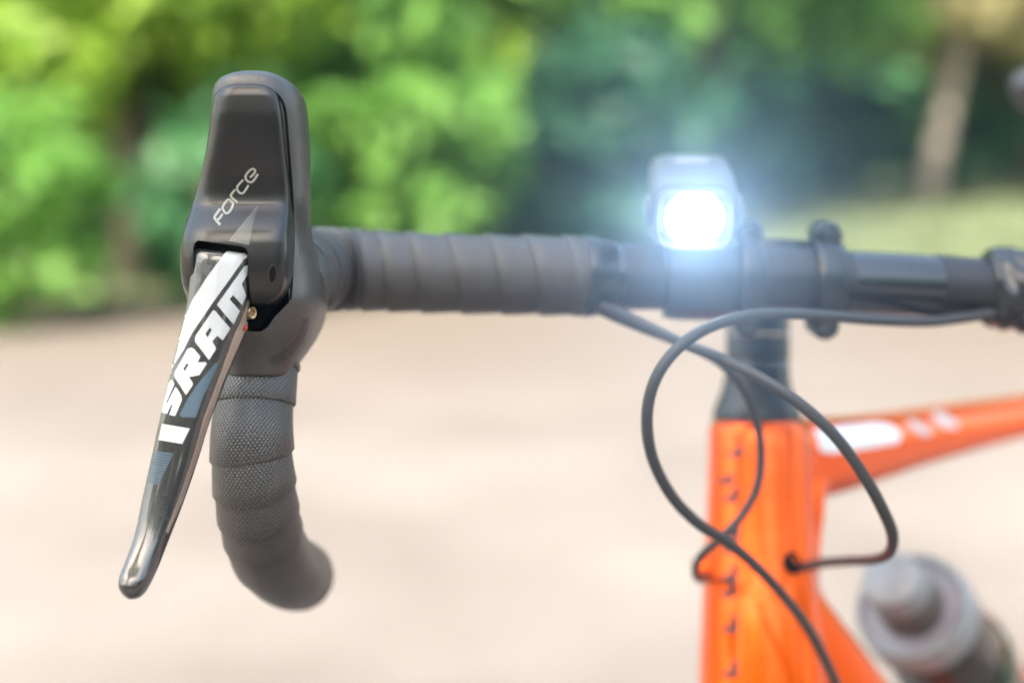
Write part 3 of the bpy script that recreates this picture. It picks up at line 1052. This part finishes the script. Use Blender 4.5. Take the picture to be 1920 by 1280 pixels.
# adjuster on the lever's inner side
c0, n0 = P(474, 586, 548), dirW((0.9, 0, 0.45))
lathe('adjuster', c0 - n0 * 0.003, n0, [(0, 0.0026), (0.0028, 0.0026), (0.0032, 0.0022), (0.0030, 0.0013), (0.0024, 0.0011), (0.0024, 0)], M['brass'], lever, 24)
c0 = P(460, 614, 547)
lathe('red_dot', c0 - n0 * 0.002, n0, [(0, 0.0013), (0.0022, 0.0013), (0.0026, 0.0008), (0.0027, 0)], M['red'], lever, 16)

# ---- the other end of the handlebar, beyond the picture's right border: the same parts mirrored across the stem
NB = np.array(BAR)
MR = Matrix.Identity(4)
pl = np.array(CL - ORIGIN['bicycle'])
for a_ in range(3):
    for b_ in range(3):
        MR[a_][b_] = (1.0 if a_ == b_ else 0.0) - 2 * NB[a_] * NB[b_]
    MR[a_][3] = 2 * float(pl.dot(NB)) * NB[a_]


def mirrored(o, par):
    c = o.copy()
    COL.objects.link(c)
    c.parent = par
    if par is B or par is bar:
        c.matrix_local = MR
    for ch in list(o.children):
        if 'lettering' not in ch.name:
            mirrored(ch, c)
    return c


mirrored(hood, B)
mirrored(lever, B)
for o in list(bar.children):
    if o.name.split('.')[0] in ('tape_wrap', 'drop_tube', 'bar_plug'):
        ctr_ = sum((v.co for v in o.data.vertices), Vector()) / len(o.data.vertices)
        if (ctr_ - Vector(pl)).dot(BAR) < -0.200:
            mirrored(o, bar)

# ---- stem with two clamp bands
back = dirW((0, 0.15, -1))          # level, away from the camera
upw = Vector((0, 0, 1))
st_top, st_bot = P(1420, 450, 796), P(1420, 565, 797)
secs = []
V = []
nS = 24
for i in range(14):
    f = i / 13
    c = CL + back * (0.012 + f * 0.085) + BAR * (-0.001 * f)
    hw = 0.023 - 0.006 * sin(min(1, f * 1.4) * pi / 2)
    hh = 0.019 + 0.001 * f
    for k in range(nS):
        ph = 2 * pi * k / nS
        e = 0.45
        V.append(c + BAR * (hw * np.sign(cos(ph)) * abs(cos(ph)) ** e) + upw * (hh * np.sign(sin(ph)) * abs(sin(ph)) ** e - 0.012 * f))
stem = fix_normals(obj('stem', V, grid_faces(14, nS), M['stem'], B))
for (bx, by, bd, wpx) in ((1402, 521.5, 697, 49), (1549, 527, 703, 56)):
    ctr = P(bx, by, bd)
    hw = wpx / F * bd / 2 * 0.001
    # band: outline in the plane across the bar, swept along the bar
    prof = []
    th = np.linspace(R(118), R(-118), 33)
    outer = [(0.0205 * cos(a), 0.0205 * sin(a)) for a in th]
    inner = [(0.0163 * cos(a), 0.0163 * sin(a)) for a in th[::-1]]
    prof = outer + inner
    V = []
    nw = 9
    for j in range(nw):
        x = -1 + 2 * j / (nw - 1)
        shr = 0.0011 * (abs(x) ** 6)
        for (f_, u_) in prof:
            r0 = math.hypot(f_, u_)
            s = (r0 - shr) / r0 if r0 > 0.018 else 1
            V.append(ctr - back * f_ * s + upw * u_ * s + BAR * hw * (x if abs(x) < 1 else x * 0.985))
    band = fix_normals(obj('clamp_band', V, grid_faces(nw, len(prof)), M['stem'], stem, sharp=45))
    for sgn in (1, -1):
        # the ear that takes the bolt, rounded over and pointing at the camera
        e_c = ctr + upw * sgn * 0.0222 + back * 0.006
        lathe('bolt_ear', e_c + back * 0.010, -back, [(0, 0.0068), (0.017, 0.0070), (0.0195, 0.0066), (0.0208, 0.0056), (0.0208, 0.0042), (0.0185, 0.0040), (0.0185, 0)], M['stem'], band, 36)
        lathe('bolt', e_c - back * 0.0080, -back, [(0, 0.0038), (0.0040, 0.0038), (0.0047, 0.0033), (0.0047, 0.0021), (0.0024, 0.0019), (0.0024, 0)], M['steel'], band, 24)
# steerer spacers and headset cover
ax_t, ax_b = P(1421, 560, 797), P(1419, 790, 797)
axd = (ax_b - ax_t).normalized()
lathe('spacer', P(1421, 575, 797), axd, [(0, 0.0172), (0.0004, 0.0176), (0.0146, 0.0176), (0.015, 0.0172), (0.015, 0)], M['headset'], B)
lathe('spacer', P(1421, 628, 797), axd, [(0, 0.0172), (0.0004, 0.0177), (0.0136, 0.0177), (0.0140, 0.0173), (0.0140, 0)], M['headset'], B)
lathe('headset_cover', P(1420, 676, 797), axd, [(0, 0.0174), (0.0005, 0.0178), (0.008, 0.0180), (0.015, 0.0192), (0.022, 0.0217), (0.028, 0.0240), (0.0316, 0.0250), (0.0326, 0.0248), (0.0326, 0)], M['headset'], B)

# ---- frame: one moulded shell
fr = superloft('frame', [(784, 1337, 1503, 771, 823), (787, 1332, 1508, 769, 825), (800, 1330, 1510, 768, 826), (850, 1328, 1514, 765, 824), (950, 1325, 1518, 759, 820), (1050, 1321, 1524, 752, 816), (1150, 1316, 1532, 744, 812), (1290, 1310, 1548, 734, 806), (1420, 1306, 1560, 726, 800)], 60, 48, 2.2, M['orange'], B)


def oval_loft(name, pts, hw, hh, matr, parent, n=50, seg=32, expo=2.4):
    c, s = spline(pts, n)
    t = np.gradient(c, axis=0)
    t /= np.linalg.norm(t, axis=1)[:, None]
    k = np.linspace(0, 1, n)
    w_ = np.interp(k, np.linspace(0, 1, len(hw)), hw)
    h_ = np.interp(k, np.linspace(0, 1, len(hh)), hh)
    V = []
    for i in range(n):
        side = np.cross(t[i], (0, 0, 1))
        side /= np.linalg.norm(side)
        up = np.cross(side, t[i])
        for j in range(seg):
            ph = 2 * pi * j / seg
            e = 2 / expo
            V.append(c[i] + side * w_[i] * np.sign(cos(ph)) * abs(cos(ph)) ** e + up * h_[i] * np.sign(sin(ph)) * abs(sin(ph)) ** e)
    return fix_normals(obj(name, V, grid_faces(n, seg), matr, parent))


tt = oval_loft('top', [P(1440, 868, 800), P(1530, 858, 826), P(1600, 846, 858), P(1750, 812, 935), P(1920, 779, 1025), P(2250, 728, 1215), P(2520, 700, 1400)], [0.018, 0.020, 0.021, 0.019, 0.017, 0.016], [0.026, 0.0185, 0.0140, 0.0130, 0.0128, 0.0125, 0.012], M['orange'], B)
dt = oval_loft('down', [P(1440, 1090, 785), P(1475, 1165, 786), P(1540, 1260, 806), P(1640, 1400, 850), P(1800, 1600, 930), P(1980, 1800, 1030)], [0.024, 0.027, 0.030, 0.030, 0.030], [0.024, 0.028, 0.030, 0.030, 0.030], M['orange'], B)
gus = oval_loft('gusset', [P(1488, 830, 806), P(1500, 905, 806), P(1500, 985, 802), P(1496, 1080, 796), P(1520, 1170, 800)], [0.016, 0.015, 0.013, 0.013, 0.016], [0.014, 0.0110, 0.0090, 0.0110, 0.014], M['orange'], B)
for o2 in (tt, dt, gus):
    m = fr.modifiers.new('join', 'BOOLEAN')
    m.object, m.operation, m.solver = o2, 'UNION', 'EXACT'
rm = fr.modifiers.new('shell', 'REMESH')
rm.mode, rm.voxel_size = 'VOXEL', 0.0028
sm = fr.modifiers.new('soft', 'SMOOTH')
sm.factor, sm.iterations = 0.6, 14
dg = bpy.context.evaluated_depsgraph_get()
me = bpy.data.meshes.new_from_object(fr.evaluated_get(dg))
fr.modifiers.clear()
fr.data = me
me.name = 'frame'
me.polygons.foreach_set('use_smooth', [True] * len(me.polygons))
if not me.materials:
    me.materials.append(M['orange'])
for o2 in (tt, dt, gus):
    bpy.data.objects.remove(o2)
fb = bvh_of(fr)
decal('white_panel', [[[(1528, 806), (1560, 800), (1640, 793), (1668, 796), (1690, 812), (1684, 830), (1640, 838), (1560, 850), (1538, 846)]]], fb, M['decalwhite'], fr, 0.3, 12)
decal('stripe_print', [[[(1698, 790), (1712, 786), (1748, 808), (1742, 818), (1726, 815)]], [[(1742, 778), (1764, 772), (1798, 794), (1792, 804), (1772, 802)]]], fb, M['white'], fr, 0.3, 12)
# badge lettering down the front of the head tube
hk = []
for (x, y, s) in ((1376, 845, 0.8), (1358, 897, 0.7), (1366, 930, 1.3), (1370, 996, 1.1), (1366, 1026, 1.2), (1364, 1078, 1.3), (1362, 1108, 1.3), (1366, 1174, 1.5), (1366, 1258, 1.5)):
    hk.append([[(x - 12, y - 2), (x - 2, y + 2), (x + 5, y - 2), (x + 8, y - 13 * s), (x + 17, y - 16 * s), (x + 16, y + 9), (x + 4, y + 13), (x - 12, y + 7)]])
decal('lettering', hk, fb, M['navy'], fr, 0.3, 6)
# cable ports: black grommets in the shell
pc, pn = hit(fb, 1484, 1056, 0)
lathe('cable_port', pc - pn * 0.004, (pn + dirW((0.5, 0.2, 0.2)) * 0.5), [(0, 0.0062), (0.0045, 0.0062), (0.0052, 0.0055), (0.0050, 0.0042), (0.0044, 0.0036), (0.0044, 0)], M['dark'], fr, 24)
pc, pn = hit(fb, 1318, 1072, 0)
lathe('cable_port', P(1322, 1065, 782), dirW((-1, 0, 0.2)), [(0, 0.0075), (0.0030, 0.0072), (0.006, 0.0055), (0.0062, 0.003), (0.002, 0.002), (0.002, 0)], M['orange'], fr, 24)

# ---- hoses and cable housings
hA = [(1860, 588, 700), (1800, 597, 690), (1740, 603, 680), (1640, 600, 662), (1560, 593, 645), (1480, 588, 630), (1400, 592, 618), (1320, 618, 608), (1262, 662, 602), (1226, 718, 602), (1213, 785, 606), (1224, 860, 616), (1260, 930, 630), (1308, 980, 644), (1352, 1008, 656), (1400, 1045, 672), (1460, 1106, 690), (1512, 1172, 702), (1548, 1238, 714), (1580, 1310, 724), (1620, 1420, 740)]
tube('brake_hose', [P(*p) for p in hA], 0.00255, M['cable'], B, n=220, seg=16)
hB = [(1120, 570, 674), (1160, 585, 664), (1210, 610, 650), (1275, 641, 632), (1340, 667, 616), (1420, 705, 606), (1500, 757, 602), (1570, 822, 604), (1625, 900, 612), (1660, 965, 624), (1674, 1005, 640), (1667, 1036, 664), (1640, 1048, 690), (1590, 1051, 720), (1540, 1055, 745), (1500, 1064, 762), (1478, 1062, 784)]
tube('gear_cable', [P(*p) for p in hB], [0.0025] * 8 + [0.0027] * 2 + [0.0025] * 7, M['cable'], B, n=220, seg=16)
hC = [(1120, 580, 678), (1160, 598, 672), (1220, 622, 667), (1290, 648, 665), (1350, 680, 668), (1392, 728, 676), (1418, 790, 686), (1427, 850, 692), (1420, 910, 695), (1394, 962, 696), (1352, 1008, 696), (1320, 1036, 702), (1305, 1060, 715), (1306, 1080, 735), (1316, 1086, 760), (1330, 1080, 775)]
tube('gear_cable', [P(*p) for p in hC], 0.0021, M['cable'], B, n=220, seg=14)
tube('brake_hose', [P(*p) for p in ((1585, 551, 690), (1660, 563, 691), (1740, 585, 692), (1800, 590, 697), (1850, 588, 702))], 0.0016, M['dark'], B, n=60, seg=10)  # thin dark line running along the front of the bar

# ---- saddle and seat post (its nose just enters the picture)
nose = P(1908, 137, 1019)
rear = dirW((0.755, 0, -0.655))
rear = Vector((rear.x, rear.y, 0)).normalized()
sd = rear.cross(upw).normalized()
V = []
for i in range(26):
    f = i / 25
    Ls = 0.27 * f
    hw = 0.016 + 0.058 * max(0, f - 0.25) ** 1.5 / 0.65
    hw *= min(1, (f * 10 + 0.15)) ** 0.5
    hh = 0.013 * min(1, (f * 9 + 0.15)) ** 0.5 + 0.012 * f
    c = nose + rear * Ls + upw * (0.004 * cos(f * 6) - 0.012)
    for k in range(24):
        ph = 2 * pi * k / 24
        V.append(c + sd * hw * cos(ph) + upw * hh * (sin(ph) if sin(ph) > 0 else 1.4 * sin(ph)))
fix_normals(obj('saddle', V, grid_faces(26, 24), M['saddle'], B))
tube('seat_post', [nose + rear * 0.160 - upw * 0.03, nose + rear * 0.130 - upw * 0.14, nose + rear * 0.100 - upw * 0.25], 0.0136, M['stem'], B, n=20, seg=24)
tube('seat_tube', [nose + rear * 0.104 - upw * 0.235, nose + rear * 0.100 - upw * 0.40, nose + rear * 0.096 - upw * 0.62], 0.0165, M['orange'], B, n=20, seg=24)

# ------------------------------------------------------------------ bike lamp
fc = P(1303, 413, 656)                 # centre of the lens face
lamp_ax = (P(1289, 340, 728) - fc)     # towards the back of the lamp
lamp_ax.normalize()
lamp_ax = Vector(lamp_ax)
lr = dirW((1, 0.0, 0.02))
lr = lr - lamp_ax * lr.dot(lamp_ax)
lr.normalize()
lu = lr.cross(lamp_ax)
if lu.z < 0:
    lu = -lu
lo_base = P(1308, 520, 693)
LB = empty('bike_lamp', lo_base)
ORIGIN['bike_lamp'] = Vector(lo_base)
tag(LB, 'small lit front lamp shining white, clamped on the handlebar beside the stem', 'bike lamp')


def rbox(name, stations, matr, parent, seg=48, expo=5.0, caps=True):
    """stations (distance back, half width, half height, rise) in metres along the lamp's axis"""
    V = []
    for (d, hw, hh, rise) in stations:
        for k in range(seg):
            ph = 2 * pi * k / seg
            e = 2 / expo
            V.append(fc + lamp_ax * d + lr * hw * np.sign(cos(ph)) * abs(cos(ph)) ** e + lu * (hh * np.sign(sin(ph)) * abs(sin(ph)) ** e + rise))
    return fix_normals(obj(name, V, grid_faces(len(stations), seg, True, caps), matr, parent, sharp=45))


hw, hh = 0.0206, 0.0158
body = rbox('housing', [(0.0075, hw - 0.004, hh - 0.003, 0), (0.0076, hw - 0.0022, hh - 0.0012, 0), (0.009, hw - 0.0014, hh - 0.0006, 0), (0.018, hw, hh + 0.0004, 0.0004), (0.040, hw, hh + 0.001, 0.0008), (0.066, hw - 0.0006, hh, 0.0006), (0.073, hw - 0.0025, hh - 0.002, 0), (0.0765, hw - 0.006, hh - 0.0055, 0), (0.077, hw - 0.010, hh - 0.009, 0)], M['lightbody'], LB)
rbox('bezel', [(0.0078, hw - 0.0030, hh - 0.0022, 0), (0.002, hw - 0.0026, hh - 0.0018, 0), (0.0004, hw - 0.0032, hh - 0.0024, 0), (0.0, hw - 0.0040, hh - 0.0030, 0), (0.0012, hw - 0.0047, hh - 0.0036, 0), (0.0055, hw - 0.0052, hh - 0.0040, 0)], M['lightbody'], body, caps=False)
rbox('reflector', [(0.0056, hw - 0.003, hh - 0.003, 0), (0.0054, hw - 0.006, hh - 0.005, 0)], M['reflector'], body, caps=True)
ring = lathe('reflector_ring', fc + lamp_ax * 0.0050, -lamp_ax, [(0, 0.0134), (0.0020, 0.0134), (0.0024, 0.0131), (0.0020, 0.0127), (0.0, 0.0126)], M['reflector'], body, 48, close=False)
lathe('led', fc + lamp_ax * 0.0049, -lamp_ax, [(0, 0.0125), (0.0008, 0.0123), (0.0018, 0.0085), (0.0021, 0.0)], M['led'], body, 48)
for sg in (-1, 1):
    c = fc + lamp_ax * 0.010 + lr * sg * (hw + 0.0006) + lu * 0.002
    V = []
    for i, (d, a) in enumerate(((-0.007, 0.3), (-0.0062, 1), (0.010, 1), (0.012, 0.3))):
        for k in range(16):
            ph = 2 * pi * k / 16
            V.append(c + lamp_ax * d + lr * 0.0017 * a * cos(ph) + lu * 0.0058 * a * np.sign(sin(ph)) * abs(sin(ph)) ** 0.5)
    fix_normals(obj('side_window', V, grid_faces(4, 16), M['lightbody'], body))
# power button on the lid
bt = fc + lamp_ax * 0.045 + lu * (hh + 0.0017)
V = []
for (d, a) in ((0, 1), (0.0006, 1), (0.001, 0.85)):
    for k in range(20):
        ph = 2 * pi * k / 20
        V.append(bt + lu * d + lr * 0.009 * a * np.sign(cos(ph)) * abs(cos(ph)) ** 0.5 + lamp_ax * 0.004 * a * np.sign(sin(ph)) * abs(sin(ph)) ** 0.5)
fix_normals(obj('button', V, grid_faces(3, 20), M['bottlegrey'], body))
# bracket: a strap round the bar and a foot under the housing
bc = P(1308, 519.3, 693.4)
hwb = 0.0169
V = []
prof = [(0.0212 * cos(a), 0.0212 * sin(a)) for a in np.linspace(R(178), R(-178), 60)] + [(0.0164 * cos(a), 0.0164 * sin(a)) for a in np.linspace(R(-178), R(178), 60)]
for j in range(7):
    x = -1 + j / 3
    for (f_, u_) in prof:
        s = 1 - (0.045 * abs(x) ** 6 if math.hypot(f_, u_) > 0.018 else 0)
        V.append(bc - back * f_ * s + upw * u_ * s + BAR * hwb * x)
strap = fix_normals(obj('strap', V, grid_faces(7, len(prof)), M['stem'], LB, sharp=45))
V = []
for (d, a, b_) in ((0.016, 0.0165, 0.016), (0.024, 0.0160, 0.0155), (0.030, 0.0150, 0.017)):
    for k in range(32):
        ph = 2 * pi * k / 32
        V.append(bc + upw * d - back * 0.006 + BAR * a * np.sign(cos(ph)) * abs(cos(ph)) ** 0.5 + back * b_ * np.sign(sin(ph)) * abs(sin(ph)) ** 0.5)
fix_normals(obj('mount_foot', V, grid_faces(3, 32), M['lightbody'], LB))

# the lamp's beam (the lamp is switched on and points at the camera)
bl = bpy.data.lights.new('beam', 'SPOT')
bl.energy, bl.color = LAMP_W, (0.45, 0.69, 1.0)
bl.spot_size, bl.spot_blend, bl.shadow_soft_size = R(54), 1.0, 0.009
bo = bpy.data.objects.new('beam', bl)
COL.objects.link(bo)
bo.parent = LB
bo.location = fc - lamp_ax * 0.002 - Vector(lo_base)
bo.rotation_euler = (lamp_ax * 0.75 - lu * 0.10 + back * 0.25).to_track_quat('Z', 'Y').to_euler()   # the optic throws its beam a little above the housing's axis

# ------------------------------------------------------------------ thin haze added so the lamp's beam shows as a halo
hz = bpy.data.materials.new('halo_haze')
hz.use_nodes = True
t_ = hz.node_tree
t_.nodes.remove(t_.nodes['Principled BSDF'])
pv = t_.nodes.new('ShaderNodeVolumePrincipled')
pv.inputs['Color'].default_value = (0.93, 0.96, 1.0, 1)
pv.inputs['Density'].default_value = HAZE
pv.inputs['Anisotropy'].default_value = 0.9
t_.links.new(pv.outputs[0], t_.nodes['Material Output'].inputs['Volume'])
x0, x1, y0, y1, z0, z1 = -56, 56, -41, 61, -1.0, 17.5
v = [(x, y, z) for z in (z0, z1) for y in (y0, y1) for x in (x0, x1)]
h_ = obj('haze', v, [(0, 2, 3, 1), (4, 5, 7, 6), (0, 1, 5, 4), (2, 6, 7, 3), (0, 4, 6, 2), (1, 3, 7, 5)], hz, smooth=False)
tag(h_, kind='stuff')

# ------------------------------------------------------------------ water bottle in the frame
ringc = P(1708, 1135, 912)
bax = dirW((0.50, -0.53, -0.68))
WB = empty('water_bottle', ringc + bax * 0.19)
ORIGIN['water_bottle'] = ringc + bax * 0.19
tag(WB, 'smoky drinking bottle with a pale grey cap behind the orange down tube', 'bottle')
lathe('body', ringc + bax * 0.018, bax, [(0, 0.030), (0.001, 0.0350), (0.006, 0.0362), (0.045, 0.0366), (0.060, 0.0366), (0.070, 0.0350), (0.078, 0.0345), (0.16, 0.0362), (0.170, 0.033), (0.170, 0)], M['bottledark'], WB, 64)
cap = lathe('cap', ringc, bax, [(0.0205, 0.0376), (0.0195, 0.0384), (0.004, 0.0376), (0.0, 0.0366), (-0.0020, 0.0350), (-0.0010, 0.0325), (0.003, 0.0310), (0.0035, 0.024), (0.0035, 0)], M['bottlegrey'], WB, 64)
lathe('cap_dish', ringc, bax, [(0.0029, 0.0316), (0.0022, 0.0308), (0.0020, 0.0215), (0.0020, 0)], M['dish'], cap, 48)
lathe('valve_base', ringc, bax, [(0.0018, 0.0212), (-0.012, 0.0206), (-0.020, 0.0200), (-0.022, 0.0190), (-0.022, 0)], M['bottlemid'], cap, 48)
lathe('nozzle', ringc, bax, [(-0.0215, 0.0190), (-0.0235, 0.0197), (-0.036, 0.0193), (-0.042, 0.0180), (-0.0445, 0.0140), (-0.045, 0)], M['bottlegrey'], cap, 48)
# bottle cage on the down tube
V = []
for (h_, r_) in ((0.086, 0.0372), (0.086, 0.0400), (0.104, 0.0405), (0.104, 0.0372)):
    for k in range(48):
        ph = 2 * pi * k / 48
        uu = bax.orthogonal().normalized()
        V.append(ringc + bax * h_ + (uu * cos(ph) + bax.cross(uu) * sin(ph)) * r_)
fix_normals(obj('bottle_cage', V, grid_faces(4, 48, True, False) + [(k, (k + 1) % 48, 144 + (k + 1) % 48, 144 + k) for k in range(48)], M['cage'], B, sharp=40))
